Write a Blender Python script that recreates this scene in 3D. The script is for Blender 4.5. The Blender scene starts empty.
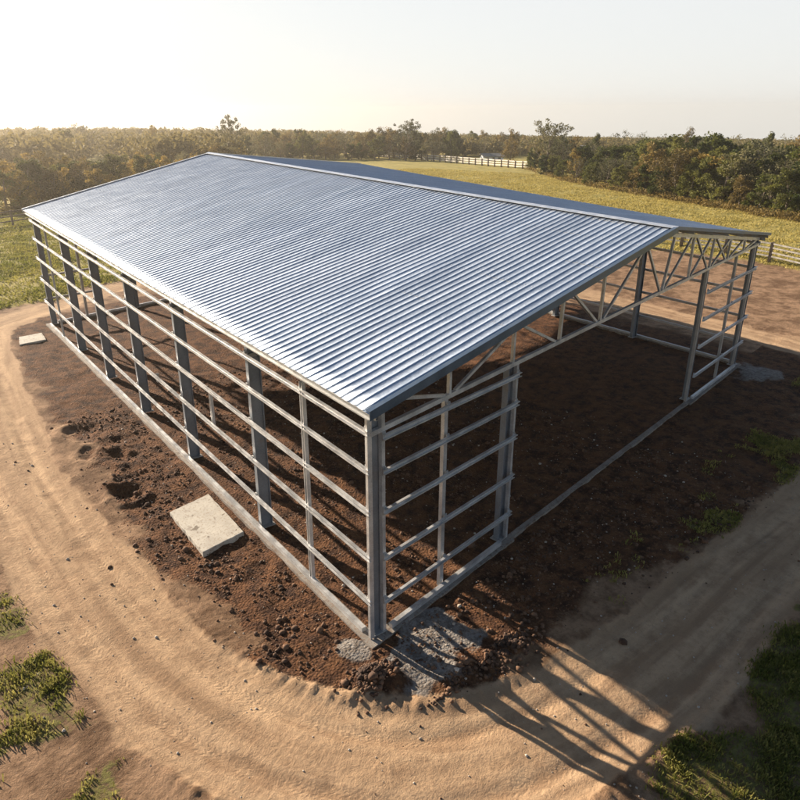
import bpy, math, random
import numpy as np
from mathutils import Vector
random.seed(7); rng = np.random.default_rng(11)
S = bpy.context.scene
COL = S.collection
R = math.radians

# ------------------------------------------------------------------ helpers
def link(o, parent=None):
    COL.objects.link(o)
    if parent is not None: o.parent = parent
    return o
def tag(o, label=None, cat=None, group=None, kind=None):
    if label: o['label'] = label
    if cat: o['category'] = cat
    if group: o['group'] = group
    if kind: o['kind'] = kind
    return o
def empty(name, loc=(0, 0, 0), rz=0):
    o = bpy.data.objects.new(name, None); o.empty_display_size = .3
    o.location = loc; o.rotation_euler = (0, 0, rz)
    return link(o)
def np_mesh(name, V, F, mat=None, smooth=False, attrs=None):
    V = np.asarray(V, dtype=np.float32); F = np.asarray(F, dtype=np.int32)
    me = bpy.data.meshes.new(name)
    me.vertices.add(len(V)); me.vertices.foreach_set('co', V.ravel())
    n, k = F.shape
    me.loops.add(n * k); me.loops.foreach_set('vertex_index', F.ravel())
    me.polygons.add(n)
    me.polygons.foreach_set('loop_start', np.arange(0, n * k, k, dtype=np.int32))
    if smooth: me.polygons.foreach_set('use_smooth', np.ones(n, dtype=bool))
    if attrs:
        for an, av in attrs.items():
            a = me.attributes.new(an, 'FLOAT', 'POINT'); a.data.foreach_set('value', np.asarray(av, dtype=np.float32).ravel())
    me.update(calc_edges=True); me.validate()
    if mat: me.materials.append(mat)
    return me
class MB:
    def __init__(s): s.v = []; s.f = []
    def add(s, v, f):
        b = len(s.v); s.v += [tuple(p) for p in v]; s.f += [tuple(b + i for i in q) for q in f]
    def prism(s, p0, p1, prof, up=(0, 0, 1)):
        p0 = Vector(p0); p1 = Vector(p1); a = (p1 - p0).normalized(); up = Vector(up)
        sd = a.cross(up)
        if sd.length < 1e-4: sd = a.cross(Vector((0, 1, 0)))
        sd.normalize(); u = sd.cross(a).normalized()
        n = len(prof); vs = [p0 + sd * x + u * y for x, y in prof] + [p1 + sd * x + u * y for x, y in prof]
        fs = [tuple((i, (i + 1) % n, n + (i + 1) % n, n + i)) for i in range(n)]
        fs += [tuple(range(n - 1, -1, -1)), tuple(range(n, 2 * n))]
        s.add(vs, fs)
    def box(s, c, sx, sy, sz, ex=(1, 0, 0), ey=(0, 1, 0)):
        c = Vector(c); ex = Vector(ex) * sx / 2; ey = Vector(ey) * sy / 2; ez = Vector((0, 0, sz / 2))
        vs = [c + i * ex + j * ey + k * ez for k in (-1, 1) for i, j in ((-1, -1), (1, -1), (1, 1), (-1, 1))]
        s.add(vs, [(3, 2, 1, 0), (4, 5, 6, 7), (0, 1, 5, 4), (1, 2, 6, 5), (2, 3, 7, 6), (3, 0, 4, 7)])
    def tube(s, p0, p1, r0, r1, n=6):
        p0 = Vector(p0); p1 = Vector(p1); a = (p1 - p0).normalized()
        x = a.orthogonal().normalized(); y = a.cross(x)
        vs = []
        for p, r in ((p0, r0), (p1, r1)):
            vs += [p + (x * math.cos(t) + y * math.sin(t)) * r for t in [2 * math.pi * i / n for i in range(n)]]
        s.add(vs, [(i, (i + 1) % n, n + (i + 1) % n, n + i) for i in range(n)] + [tuple(range(n - 1, -1, -1)), tuple(range(n, 2 * n))])
    def mesh(s, name, mat):
        me = bpy.data.meshes.new(name); me.from_pydata(s.v, [], s.f); me.validate(); me.update()
        import bmesh
        bm = bmesh.new(); bm.from_mesh(me); bmesh.ops.recalc_face_normals(bm, faces=bm.faces); bm.to_mesh(me); bm.free()
        if mat: me.materials.append(mat)
        return me
    def build(s, name, mat, parent=None):
        return link(bpy.data.objects.new(name, s.mesh(name, mat)), parent)
def P_box(w, h, ox=0, oy=0): return [(ox - w/2, oy - h/2), (ox + w/2, oy - h/2), (ox + w/2, oy + h/2), (ox - w/2, oy + h/2)]
def P_I(b, h, tf=.022, tw=.016):
    return [(-b/2, -h/2), (b/2, -h/2), (b/2, -h/2 + tf), (tw/2, -h/2 + tf), (tw/2, h/2 - tf), (b/2, h/2 - tf), (b/2, h/2), (-b/2, h/2), (-b/2, h/2 - tf), (-tw/2, h/2 - tf), (-tw/2, -h/2 + tf), (-b/2, -h/2 + tf)]
def P_C(b, h, t=.008, lip=.02, flip=1):   # web at x=0, flanges towards +x
    p = [(0, -h/2), (b, -h/2), (b, -h/2 + lip), (b - t, -h/2 + lip), (b - t, -h/2 + t), (t, -h/2 + t), (t, h/2 - t), (b - t, h/2 - t), (b - t, h/2 - lip), (b, h/2 - lip), (b, h/2), (0, h/2)]
    return [(x * flip, y) for x, y in p]

# value noise for modelling the ground
def vnoise(x, y, seed=0):
    xi = np.floor(x).astype(np.int64); yi = np.floor(y).astype(np.int64); xf = x - xi; yf = y - yi
    def h(a, b):
        n = (a * 374761393 + b * 668265263 + seed * 1442695041) & 0xffffffff
        n = ((n ^ (n >> 13)) * 1274126177) & 0xffffffff
        return ((n ^ (n >> 16)) & 0xffff) / 65535.0
    u = xf * xf * (3 - 2 * xf); v = yf * yf * (3 - 2 * yf)
    return (h(xi, yi) * (1 - u) + h(xi + 1, yi) * u) * (1 - v) + (h(xi, yi + 1) * (1 - u) + h(xi + 1, yi + 1) * u) * v
def fbm(x, y, sc, oct=4, seed=0):
    t = 0; a = .5; s = 0
    for i in range(oct):
        t = t + a * vnoise(x / sc, y / sc, seed + i * 17); s += a; a *= .5; sc *= .5
    return t / s
def sstep(a, b, x):
    t = np.clip((x - a) / (b - a), 0, 1); return t * t * (3 - 2 * t)

# ------------------------------------------------------------------ node helpers
def newmat(name):
    m = bpy.data.materials.new(name); m.use_nodes = True; nt = m.node_tree
    b = nt.nodes['Principled BSDF']; return m, nt, b
def N(nt, t, **kw):
    n = nt.nodes.new(t)
    for k, v in kw.items(): setattr(n, k, v)
    return n
def noise(nt, vec, scale, detail=4, rough=.55, dist=0):
    n = N(nt, 'ShaderNodeTexNoise'); n.inputs['Scale'].default_value = scale; n.inputs['Detail'].default_value = detail
    n.inputs['Roughness'].default_value = rough; n.inputs['Distortion'].default_value = dist
    if vec is not None: nt.links.new(vec, n.inputs['Vector'])
    return n.outputs['Fac']
def math_(nt, op, a, b=0, c=None, clamp=False):
    n = N(nt, 'ShaderNodeMath', operation=op); n.use_clamp = clamp
    for i, v in enumerate((a, b) if c is None else (a, b, c)):
        if isinstance(v, (int, float)): n.inputs[i].default_value = v
        else: nt.links.new(v, n.inputs[i])
    return n.outputs[0]
def maprange(nt, v, a, b, c=0, d=1):
    n = N(nt, 'ShaderNodeMapRange', interpolation_type='SMOOTHSTEP'); nt.links.new(v, n.inputs[0])
    for i, q in enumerate((a, b, c, d)): n.inputs[i + 1].default_value = q
    return n.outputs[0]
def mixc(nt, f, a, b):
    n = N(nt, 'ShaderNodeMix', data_type='RGBA')
    for i, v in ((0, f), (6, a), (7, b)):
        if isinstance(v, (int, float)): n.inputs[i].default_value = v
        elif isinstance(v, tuple): n.inputs[i].default_value = v + (1,)
        else: nt.links.new(v, n.inputs[i])
    return n.outputs[2]
def bump(nt, b, h, strength, dist):
    n = N(nt, 'ShaderNodeBump'); n.inputs['Strength'].default_value = strength; n.inputs['Distance'].default_value = dist
    nt.links.new(h, n.inputs['Height']); nt.links.new(n.outputs[0], b.inputs['Normal'])
def attr(nt, name): return N(nt, 'ShaderNodeAttribute', attribute_name=name).outputs['Fac']

def metal(name, c1, c2, rough=.42, metallic=.8, sc=3, dirt=0):
    m, nt, b = newmat(name); tc = N(nt, 'ShaderNodeTexCoord').outputs['Object']
    n1 = noise(nt, tc, sc, 5); n2 = noise(nt, tc, sc * 14, 3)
    f = maprange(nt, math_(nt, 'ADD', math_(nt, 'MULTIPLY', n1, .6), math_(nt, 'MULTIPLY', n2, .4)), .35, .65)
    c = mixc(nt, f, c1, c2)
    if dirt:
        d = maprange(nt, noise(nt, tc, 2.3, 6, .7), .52, .7, 0, dirt); c = mixc(nt, d, c, (.2, .13, .08))
    nt.links.new(c, b.inputs['Base Color']); b.inputs['Metallic'].default_value = metallic
    nt.links.new(maprange(nt, n1, .3, .7, rough - .08, rough + .1), b.inputs['Roughness'])
    bump(nt, b, n2, .15, .004)
    return m
M = {}
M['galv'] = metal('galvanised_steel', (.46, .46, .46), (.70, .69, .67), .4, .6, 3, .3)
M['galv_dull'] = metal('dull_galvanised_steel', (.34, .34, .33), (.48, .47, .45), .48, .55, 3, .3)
M['steel'] = metal('blue_grey_steel', (.15, .17, .195), (.22, .24, .26), .5, .35, 2, .3)
M['trim'] = metal('blue_trim_steel', (.085, .12, .165), (.12, .16, .21), .38, .5, 2)
M['ridge'] = metal('ridge_cap_steel', (.62, .64, .66), (.75, .76, .77), .36, .6, 4)

# roof sheeting
def roof_mat():
    m, nt, b = newmat('roof_sheeting'); tc = N(nt, 'ShaderNodeTexCoord').outputs['Object']
    mp = N(nt, 'ShaderNodeMapping'); mp.inputs['Scale'].default_value = (.25, 3.0, 1); nt.links.new(tc, mp.inputs[0])
    st = noise(nt, mp.outputs[0], 1.2, 6, .6); fine = noise(nt, tc, 16, 4, .65); big = noise(nt, tc, .35, 4)
    f = maprange(nt, math_(nt, 'ADD', math_(nt, 'MULTIPLY', st, .5), math_(nt, 'MULTIPLY', fine, .5)), .36, .64)
    c = mixc(nt, f, (.31, .37, .45), (.50, .565, .65))
    sp = N(nt, 'ShaderNodeSeparateXYZ'); nt.links.new(tc, sp.inputs[0]); wn = N(nt, 'ShaderNodeTexWhiteNoise', noise_dimensions='1D')
    nt.links.new(math_(nt, 'FLOOR', math_(nt, 'DIVIDE', sp.outputs[1], .95)), wn.inputs['W'])
    c = mixc(nt, math_(nt, 'MULTIPLY', wn.outputs['Value'], .28), c, (.30, .34, .40))
    c = mixc(nt, maprange(nt, fine, .66, .78, 0, .4), c, (.30, .31, .33))
    nt.links.new(c, b.inputs['Base Color']); b.inputs['Metallic'].default_value = .72
    r = math_(nt, 'ADD', maprange(nt, st, .3, .7, .50, .62), math_(nt, 'MULTIPLY', big, .08))
    nt.links.new(r, b.inputs['Roughness'])
    mp2 = N(nt, 'ShaderNodeMapping'); mp2.inputs['Scale'].default_value = (.9, 4.0, 1); nt.links.new(tc, mp2.inputs[0])
    h = math_(nt, 'ADD', math_(nt, 'MULTIPLY', noise(nt, tc, 2.2, 3), .9), math_(nt, 'ADD', math_(nt, 'MULTIPLY', fine, .12), math_(nt, 'MULTIPLY', noise(nt, mp2.outputs[0], 1.6, 3), .55)))
    bump(nt, b, h, .5, .045)
    return m
M['roof'] = roof_mat()

def concrete(name, a, bcol, dirtc=(.17, .11, .07), dirt=.7):
    m, nt, b = newmat(name); tc = N(nt, 'ShaderNodeNewGeometry').outputs['Position']
    n1 = noise(nt, tc, 1.6, 6, .6); n2 = noise(nt, tc, 14, 5, .7); n3 = noise(nt, tc, 60, 3, .7)
    c = mixc(nt, maprange(nt, n1, .35, .65), a, bcol)
    c = mixc(nt, maprange(nt, n2, .50, .64, 0, dirt), c, dirtc); c = mixc(nt, maprange(nt, noise(nt, tc, 3.5, 6, .7), .54, .66, 0, dirt * .7), c, (.11, .065, .04)); c = mixc(nt, maprange(nt, noise(nt, tc, 5, 2, .4), .66, .70, 0, .8), c, (.12, .09, .06))
    nt.links.new(c, b.inputs['Base Color']); b.inputs['Roughness'].default_value = .9
    bump(nt, b, math_(nt, 'ADD', n2, math_(nt, 'MULTIPLY', n3, .4)), .5, .012)
    return m
M['concrete'] = concrete('weathered_concrete', (.17, .145, .12), (.26, .23, .195), dirt=1.0)
M['slab'] = concrete('pale_concrete', (.40, .36, .30), (.50, .46, .385), (.25, .18, .12), .55)

# ground
def ground_mat():
    m, nt, b = newmat('earth_and_grass'); pos = N(nt, 'ShaderNodeNewGeometry').outputs['Position']
    road, soil, grass, spill, ac = [attr(nt, k) for k in ('road', 'soil', 'grass', 'spill', 'across')]
    al = attr(nt, 'along')
    n05 = noise(nt, pos, .5, 5, .6); n2 = noise(nt, pos, 2.2, 6, .65); n9 = noise(nt, pos, 9, 6, .7); n35 = noise(nt, pos, 35, 5, .75)
    cb = N(nt, 'ShaderNodeCombineXYZ'); nt.links.new(math_(nt, 'MULTIPLY', ac, 4.5), cb.inputs[0]); nt.links.new(math_(nt, 'MULTIPLY', al, .35), cb.inputs[1])
    streak = math_(nt, 'ADD', math_(nt, 'MULTIPLY', noise(nt, cb.outputs[0], .55, 5, .55, .6), .55), math_(nt, 'MULTIPLY', n2, .45))
    vor = N(nt, 'ShaderNodeTexVoronoi'); vor.inputs['Scale'].default_value = 16; nt.links.new(pos, vor.inputs['Vector']); vor.inputs['Randomness'].default_value = 1
    lump = vor.outputs['Distance']
    # base: light, dry earth
    cdry = mixc(nt, maprange(nt, math_(nt, 'ADD', math_(nt, 'MULTIPLY', n2, .5), math_(nt, 'MULTIPLY', n05, .5)), .40, .60), (.13, .072, .038), (.33, .205, .12))
    cdry = mixc(nt, maprange(nt, n9, .5, .7, 0, .5), cdry, (.12, .07, .04)); cdry = mixc(nt, maprange(nt, n35, .55, .72, 0, .6), cdry, (.40, .28, .18))
    # dark turned soil
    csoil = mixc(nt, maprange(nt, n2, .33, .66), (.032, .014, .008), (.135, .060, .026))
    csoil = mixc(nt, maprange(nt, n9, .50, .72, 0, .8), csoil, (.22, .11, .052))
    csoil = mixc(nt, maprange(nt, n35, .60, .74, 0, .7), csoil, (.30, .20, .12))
    # compacted road
    croad = mixc(nt, maprange(nt, streak, .36, .62), (.275, .172, .098), (.48, .322, .190))
    croad = mixc(nt, maprange(nt, n9, .50, .72, 0, .55), croad, (.24, .15, .09))
    aab = math_(nt, 'ABSOLUTE', ac); mid = math_(nt, 'MAXIMUM', maprange(nt, aab, .18, .40, 1, 0), maprange(nt, aab, .85, 1.15))
    croad = mixc(nt, math_(nt, 'MULTIPLY', mid, maprange(nt, n2, .42, .64, .0, .6)), croad, (.24, .15, .085))
    croad = mixc(nt, maprange(nt, n35, .56, .70, 0, .6), croad, (.19, .12, .07))
    # meadow
    cg = mixc(nt, maprange(nt, n05, .35, .65), (.24, .205, .05), (.40, .315, .095))
    cg = mixc(nt, maprange(nt, n2, .42, .66, 0, .5), cg, (.14, .135, .03))
    cg = mixc(nt, maprange(nt, n9, .5, .7, 0, .6), cg, (.29, .225, .10))
    csp = mixc(nt, maprange(nt, n9, .4, .62), (.26, .235, .21), (.15, .12, .095))
    jit = math_(nt, 'MULTIPLY', math_(nt, 'SUBTRACT', math_(nt, 'ADD', math_(nt, 'MULTIPLY', n2, .6), math_(nt, 'MULTIPLY', n9, .4)), .5), 1.7)
    def w(a, k=1): return maprange(nt, math_(nt, 'ADD', a, math_(nt, 'MULTIPLY', jit, k)), .32, .68)
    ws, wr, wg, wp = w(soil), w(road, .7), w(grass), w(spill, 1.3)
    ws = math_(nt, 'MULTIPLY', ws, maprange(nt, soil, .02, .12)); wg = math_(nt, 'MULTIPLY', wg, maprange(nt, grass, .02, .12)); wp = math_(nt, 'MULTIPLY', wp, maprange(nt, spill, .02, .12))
    near = maprange(nt, N(nt, 'ShaderNodeSeparateXYZ').outputs[1], 22, 32); nt.links.new(pos, near.node.inputs[0].links[0].from_node.inputs[0]); nx_ = maprange(nt, N(nt, 'ShaderNodeSeparateXYZ').outputs[0], 35, 44); nt.links.new(pos, nx_.node.inputs[0].links[0].from_node.inputs[0])
    thin = mixc(nt, maprange(nt, n9, .40, .58), (.13, .085, .045), (.17, .15, .045)); cg = mixc(nt, math_(nt, 'MAXIMUM', near, nx_), thin, cg)
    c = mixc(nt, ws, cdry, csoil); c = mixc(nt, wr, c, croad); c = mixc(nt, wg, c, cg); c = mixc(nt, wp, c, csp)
    nt.links.new(c, b.inputs['Base Color']); b.inputs['Roughness'].default_value = .95
    b.inputs['Specular IOR Level'].default_value = .15
    h = math_(nt, 'ADD', math_(nt, 'MULTIPLY', n9, .6), math_(nt, 'MULTIPLY', n35, .22))
    h = math_(nt, 'ADD', h, math_(nt, 'MULTIPLY', lump, math_(nt, 'MULTIPLY', ws, -.45)))
    h = math_(nt, 'ADD', h, math_(nt, 'MULTIPLY', streak, math_(nt, 'MULTIPLY', wr, .5)))
    band = math_(nt, 'ABSOLUTE', math_(nt, 'SUBTRACT', math_(nt, 'ABSOLUTE', ac), .62)); inrut = math_(nt, 'MULTIPLY', maprange(nt, band, .10, .17, 1, 0), wr)
    ph = math_(nt, 'ADD', math_(nt, 'MULTIPLY', al, 48.0), math_(nt, 'MULTIPLY', math_(nt, 'ABSOLUTE', math_(nt, 'SUBTRACT', band, .05)), 60.0))
    tread = math_(nt, 'MULTIPLY', math_(nt, 'MULTIPLY', math_(nt, 'SINE', ph), inrut), maprange(nt, n2, .42, .60))
    h = math_(nt, 'ADD', h, math_(nt, 'MULTIPLY', tread, .05))
    sc = math_(nt, 'SUBTRACT', 1.0, math_(nt, 'MULTIPLY', wr, .45))
    bump(nt, b, math_(nt, 'MULTIPLY', h, sc), .9, .11)
    return m
M['ground'] = ground_mat()

def leafmat(name, a, bcol, tr=.35, sc=.9):
    m, nt, b = newmat(name); tc = N(nt, 'ShaderNodeTexCoord').outputs['Object']
    oi = N(nt, 'ShaderNodeObjectInfo').outputs['Random']
    n1 = noise(nt, tc, sc, 3); n2 = noise(nt, tc, sc * 7, 2)
    f = math_(nt, 'ADD', math_(nt, 'MULTIPLY', n1, .55), math_(nt, 'MULTIPLY', n2, .45))
    f = math_(nt, 'ADD', f, math_(nt, 'MULTIPLY', math_(nt, 'SUBTRACT', oi, .5), .22))
    c = mixc(nt, maprange(nt, f, .36, .64), a, bcol)
    nt.links.new(c, b.inputs['Base Color']); b.inputs['Roughness'].default_value = .75; b.inputs['Specular IOR Level'].default_value = .2
    t = N(nt, 'ShaderNodeBsdfTranslucent'); nt.links.new(c, t.inputs[0])
    mx = N(nt, 'ShaderNodeMixShader'); mx.inputs[0].default_value = tr
    nt.links.new(b.outputs[0], mx.inputs[1]); nt.links.new(t.outputs[0], mx.inputs[2])
    nt.links.new(mx.outputs[0], nt.nodes['Material Output'].inputs['Surface'])
    return m
M['leaf_olive'] = leafmat('olive_leaves', (.045, .056, .012), (.18, .175, .04))
M['leaf_rust'] = leafmat('russet_leaves', (.085, .065, .02), (.27, .19, .06))
M['leaf_green'] = leafmat('deep_green_leaves', (.022, .035, .008), (.12, .13, .025))
M['leaf_grey'] = leafmat('grey_brown_leaves', (.08, .08, .04), (.23, .205, .095))
M['leaf_gold'] = leafmat('golden_leaves', (.17, .125, .028), (.46, .31, .075))
M['weed'] = leafmat('weed_leaves', (.13, .135, .025), (.36, .31, .09), .45, 1.5)
M['field'] = leafmat('meadow_blades', (.25, .21, .045), (.42, .34, .105), .4, .3)
M['field_green'] = leafmat('green_meadow_blades', (.14, .15, .028), (.32, .28, .07), .4, .3)
def barkmat():
    m, nt, b = newmat('bark'); tc = N(nt, 'ShaderNodeTexCoord').outputs['Object']
    n = noise(nt, tc, 6, 5); c = mixc(nt, n, (.09, .065, .045), (.22, .175, .13)); nt.links.new(c, b.inputs['Base Color']); b.inputs['Roughness'].default_value = .9
    bump(nt, b, n, .5, .03); return m
M['bark'] = barkmat()
def plain(name, a, bcol, sc=4, rough=.8, met=0):
    m, nt, b = newmat(name); tc = N(nt, 'ShaderNodeTexCoord').outputs['Object']
    n = noise(nt, tc, sc, 5); c = mixc(nt, maprange(nt, n, .35, .65), a, bcol); nt.links.new(c, b.inputs['Base Color']); b.inputs['Roughness'].default_value = rough
    b.inputs['Metallic'].default_value = met; bump(nt, b, n, .3, .01); return m
M['wood_dark'] = plain('weathered_timber', (.07, .05, .036), (.16, .12, .085), 5)
M['wood_white'] = plain('white_painted_rail', (.42, .37, .31), (.6, .55, .47), 3)
M['fence_grey'] = plain('grey_fence_rail', (.16, .145, .125), (.26, .24, .21), 4)
M['wall_white'] = plain('white_wall_paint', (.66, .66, .64), (.76, .76, .74), 1)
M['roof_pale'] = plain('pale_metal_roof', (.55, .57, .6), (.68, .7, .72), 1, .5)
M['roof_dark'] = plain('grey_shingle_roof', (.13, .13, .14), (.2, .2, .21), 1)
M['glass'] = plain('window_glass', (.03, .035, .04), (.05, .055, .06), 1, .15)
M['clod'] = plain('soil_clods', (.045, .022, .012), (.17, .09, .048), 3, .95)
M['stone'] = plain('pale_stones', (.32, .26, .20), (.46, .40, .33), 3, .9)

# ------------------------------------------------------------------ building frame of reference
ANG = R(78.119); CA, SA = math.cos(ANG), math.sin(ANG)
def W(x, y, z): return Vector((x + y * CA, y * SA, z))
EX = Vector((1, 0, 0)); EY = Vector((CA, SA, 0)); EXN = Vector((SA, -CA, 0))  # EXN: outward normal to the long wall, pointing inside
BW, BL = 23.364, 29.65
def zl(y): return 5.0 + .511 * y / BL
def zr(y): return 5.356 + 1.25 * y / BL
def xr(y): return 13.11 - 2.28 * y / BL
def zt(y): return 7.06 + 1.02 * y / BL
E0, E1 = -.25, BW + .25
def roofz(x, y):
    c = xr(y)
    if x <= c: return (zl(y) + .32) + (zt(y) - zl(y) - .32) * (x - E0) / (c - E0)
    return (zr(y) + .32) + (zt(y) - zr(y) - .32) * (E1 - x) / (E1 - c)

# ------------------------------------------------------------------ ground
ROAD = np.array([(3.5, 31), (1.6, 26), (-.2, 20), (-1.9, 13.5), (-2.75, 9), (-3.3, 5), (-3.45, 2), (-2.9, -.7), (-1.5, -2.9), (.6, -4.1), (3.6, -4.75), (7.3, -5.2), (12, -5.8), (17, -6.5), (21.5, -6.7), (26, -5.2), (28.4, -1), (29.8, 4.6), (31.1, 10.3), (32, 16), (32.8, 24), (34, 33), (33, 39), (26, 40), (16, 36), (8, 33), (3.5, 31)])
ROADB = np.array([(25.2, -5), (30, -6.5), (38, -8), (50, -10)])
def polydist(x, y, pl):
    best = np.full(x.shape, 1e9); al = np.zeros(x.shape); sg = np.zeros(x.shape); s0 = 0
    for a, b in zip(pl[:-1], pl[1:]):
        d = b - a; L = np.hypot(*d); d = d / L
        t = np.clip((x - a[0]) * d[0] + (y - a[1]) * d[1], 0, L)
        px = x - a[0] - t * d[0]; py = y - a[1] - t * d[1]; q = np.hypot(px, py)
        k = q < best; best = np.where(k, q, best); al = np.where(k, s0 + t, al); sg = np.where(k, q * np.sign(px * d[1] - py * d[0]), sg); s0 += L
    return best, al, sg
def smooth_poly(pl, n=6):
    out = []
    for i in range(len(pl) - 1):
        p0 = pl[max(i - 1, 0)]; p1 = pl[i]; p2 = pl[i + 1]; p3 = pl[min(i + 2, len(pl) - 1)]
        for k in range(n):
            t = k / n; out.append(.5 * ((2 * p1) + (-p0 + p2) * t + (2 * p0 - 5 * p1 + 4 * p2 - p3) * t * t + (-p0 + 3 * p1 - 3 * p2 + p3) * t ** 3))
    out.append(pl[-1]); return np.array(out)
ROADS = smooth_poly(ROAD, 4)
def zones(x, y):
    bx = x - y * CA / SA; by = y / SA
    d, al, sg = polydist(x, y, ROADS); d2, _, _ = polydist(x, y, ROADB)
    nz = fbm(x, y, 3.0, 4, 3) - .5; nf = fbm(x, y, .8, 4, 9) - .5
    dd = np.minimum(d, d2 + .2)
    road = 1 - sstep(1.0, 1.65, dd + nz * .7 + nf * .35)
    # distance outside the building footprint
    ox = np.maximum(np.maximum(-bx, bx - BW), 0); oy = np.maximum(np.maximum(-by, by - BL), 0); ob = np.hypot(ox, oy)
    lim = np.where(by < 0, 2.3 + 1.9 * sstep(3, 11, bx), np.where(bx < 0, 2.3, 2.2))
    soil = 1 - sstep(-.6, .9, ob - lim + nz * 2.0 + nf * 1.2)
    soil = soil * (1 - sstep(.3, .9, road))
    # meadow: everything beyond the bare yard
    ey = by + 1.2 * np.sin(x * .35) + nz * 3; ex = bx + nz * 4
    g_rear = sstep(35.2, 37.2, ey + .12 * np.maximum(bx, 0)); g_right = sstep(45.5, 48.5, ex)
    dl = sstep(2.1, 3.3, -sg * 1.0 + nz * 1.4) if False else 0
    outl = (bx < 0) & (by > -2)
    gl = sstep(-4.9, -5.6, bx + nz * 1.8) * sstep(8.5, 6.5, y)
    gl = gl * sstep(.40, .60, fbm(x, y, .9, 4, 21))
    gfar = sstep(-6.2, -8.5, bx + nz * 2)
    gb = sstep(-5.3, -5.85, y + nz * 1.0) * sstep(-1.0, .6, x + nz)
    gb = gb * sstep(.36, .50, fbm(x, y, 1.5, 3, 25))
    gfb = sstep(-9, -12, y)
    gin = .7 * sstep(.50, .64, fbm(x, y, 1.8, 3, 31)) * sstep(-2.2, -3.2, y) * (x > 4) * (x < 24) * sstep(-5.2, -4.4, y)
    grass = np.clip(np.maximum.reduce([g_rear, g_right, gl, gfar * .8, gb, gfb * .8, gin]), 0, 1) * (1 - sstep(.3, .8, road))
    sx = np.hypot((x - .72) / .8, (y + 1.0) / .75); sx2 = np.hypot((x - 22.9) / 1.5, (y + 1.1) / 1.1); sx3 = np.hypot((x + .45) / .35, (y - .1) / .5)
    spill = np.maximum.reduce([1 - sstep(.5, 1.25, sx + nf * 2.2 + nz), .8 * (1 - sstep(.5, 1.2, sx2 + nf)), .8 * (1 - sstep(.6, 1.2, sx3 + nf))])
    return bx, by, d, al, sg, road, soil, grass, spill, ob
def terrain(x, y):
    dist = np.hypot(x + 8.4, y + 8.1)
    z = -.10 - .022 * np.maximum(dist - 150, 0) + .0
    z = z + 4.5 * np.exp(-((x - 150) ** 2 + (y - 330) ** 2) / (2 * 120 ** 2)) * sstep(170, 300, dist)
    return z
def ground_z(x, y, full=False):
    x = np.asarray(x, float); y = np.asarray(y, float)
    zz = zones(x, y); bx, by, d, al, sg, road, soil, grass, spill, ob = zz
    dist = np.hypot(x + 8, y + 8)
    z = terrain(x, y)
    z = z + .10 * (fbm(x, y, 7, 3, 41) - .5) * sstep(0, 4, ob)
    lump = fbm(x, y, .55, 4, 5) - .5; lump2 = np.abs(fbm(x, y, .9, 4, 6) - .5)
    inside = 1 - sstep(0, .3, ob)
    z = z + soil * (.16 * lump + .14 * (lump2 - .12)) * (1 - .3 * inside) + soil * .03
    pit = np.zeros_like(x)
    wx = x + .55 * (fbm(x, y, .6, 3, 101) - .5); wy = y + .8 * (fbm(x, y, .7, 3, 102) - .5)
    for px, py, r, dp in ((-.25, 9.73, .36, .20), (.95, 14.6, .5, .13), (.9, 11.9, .34, .12), (.2, 12.9, .3, .09)):
        q = np.hypot(wx - px, (wy - py) * .7) / r; pit += -dp * np.exp(-q * q) + dp * .55 * np.exp(-((q - 1.5) / .45) ** 2)
    z = z + pit * (.6 + fbm(x, y, .3, 3, 77))
    # wheel ruts and the thrown-up edge of the track
    z = z + road * (-.035 + .012 * lump) - .045 * np.exp(-((np.abs(sg) - .62) / .18) ** 2) * road
    z = z + .02 * road * (fbm(al * .8, sg * 4, 1, 3, 51) - .5) + .035 * road * (fbm(x, y, .45, 4, 57) - .5)
    edge = np.exp(-((np.abs(sg) - 1.35) / .16) ** 2) * (d < 3)
    tread = (.5 + .5 * np.sin(al * 24 + sg * 5 + 5 * fbm(x, y, .7, 3, 55))) * fbm(x, y, .25, 3, 56) * 1.6
    near = sstep(9, 3, np.hypot(x - 0, y + 3))
    z = z + edge * (.035 + .05 * tread * near) * (.3 + 1.2 * fbm(x, y, 1.1, 3, 61)) * (1 - .5 * sstep(.2, .8, grass))
    z = z + spill * .05 * (fbm(x, y, .25, 3, 71))
    z = z + grass * .10 * (fbm(x, y, .9, 4, 81) - .4) * (1 + 1.2 * sstep(30, 50, dist))
    mound = .22 * np.exp(-(((x + .75) / .42) ** 2 + ((y + .75) / .3) ** 2)) + .16 * np.exp(-(((x - 1.6) / .6) ** 2 + ((y + 2.35) / .3) ** 2)) + .10 * np.exp(-(((x - .5) / .6) ** 2 + ((y + 1.9) / .25) ** 2))
    z = z + mound * (.5 + fbm(x, y, .22, 3, 91))
    # keep the earth under the top of the footing
    bxn = np.minimum.reduce([np.abs(bx - BW) + 100 * (by < -1) + 100 * (by > BL + 1), np.abs(bx) + 100 * (by < -1) + 100 * (by > BL + 1)])
    byn = np.minimum(np.abs(by), np.abs(by - BL)) + 100 * ((bx < -1) | (bx > BW + 1))
    nearf = 1 - sstep(.22, .6, np.minimum(bxn, byn))
    cov = -.09 + .14 * fbm(x, y, .7, 4, 111)
    z = np.where(nearf > 0, z * (1 - nearf) + np.minimum(z + .02, cov) * nearf, z)
    return (z, zz) if full else z
def graded(lo, hi, fine, coarse_lo, coarse_hi, step0):
    a = list(np.arange(lo, hi, fine)); s = step0; x = a[-1]
    up = []
    while x < coarse_hi: x += s; s *= 1.045; up.append(x)
    s = step0; x = a[0]; dn = []
    while x > coarse_lo: x -= s; s *= 1.045; dn.append(x)
    return np.array(dn[::-1] + a + up)
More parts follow.
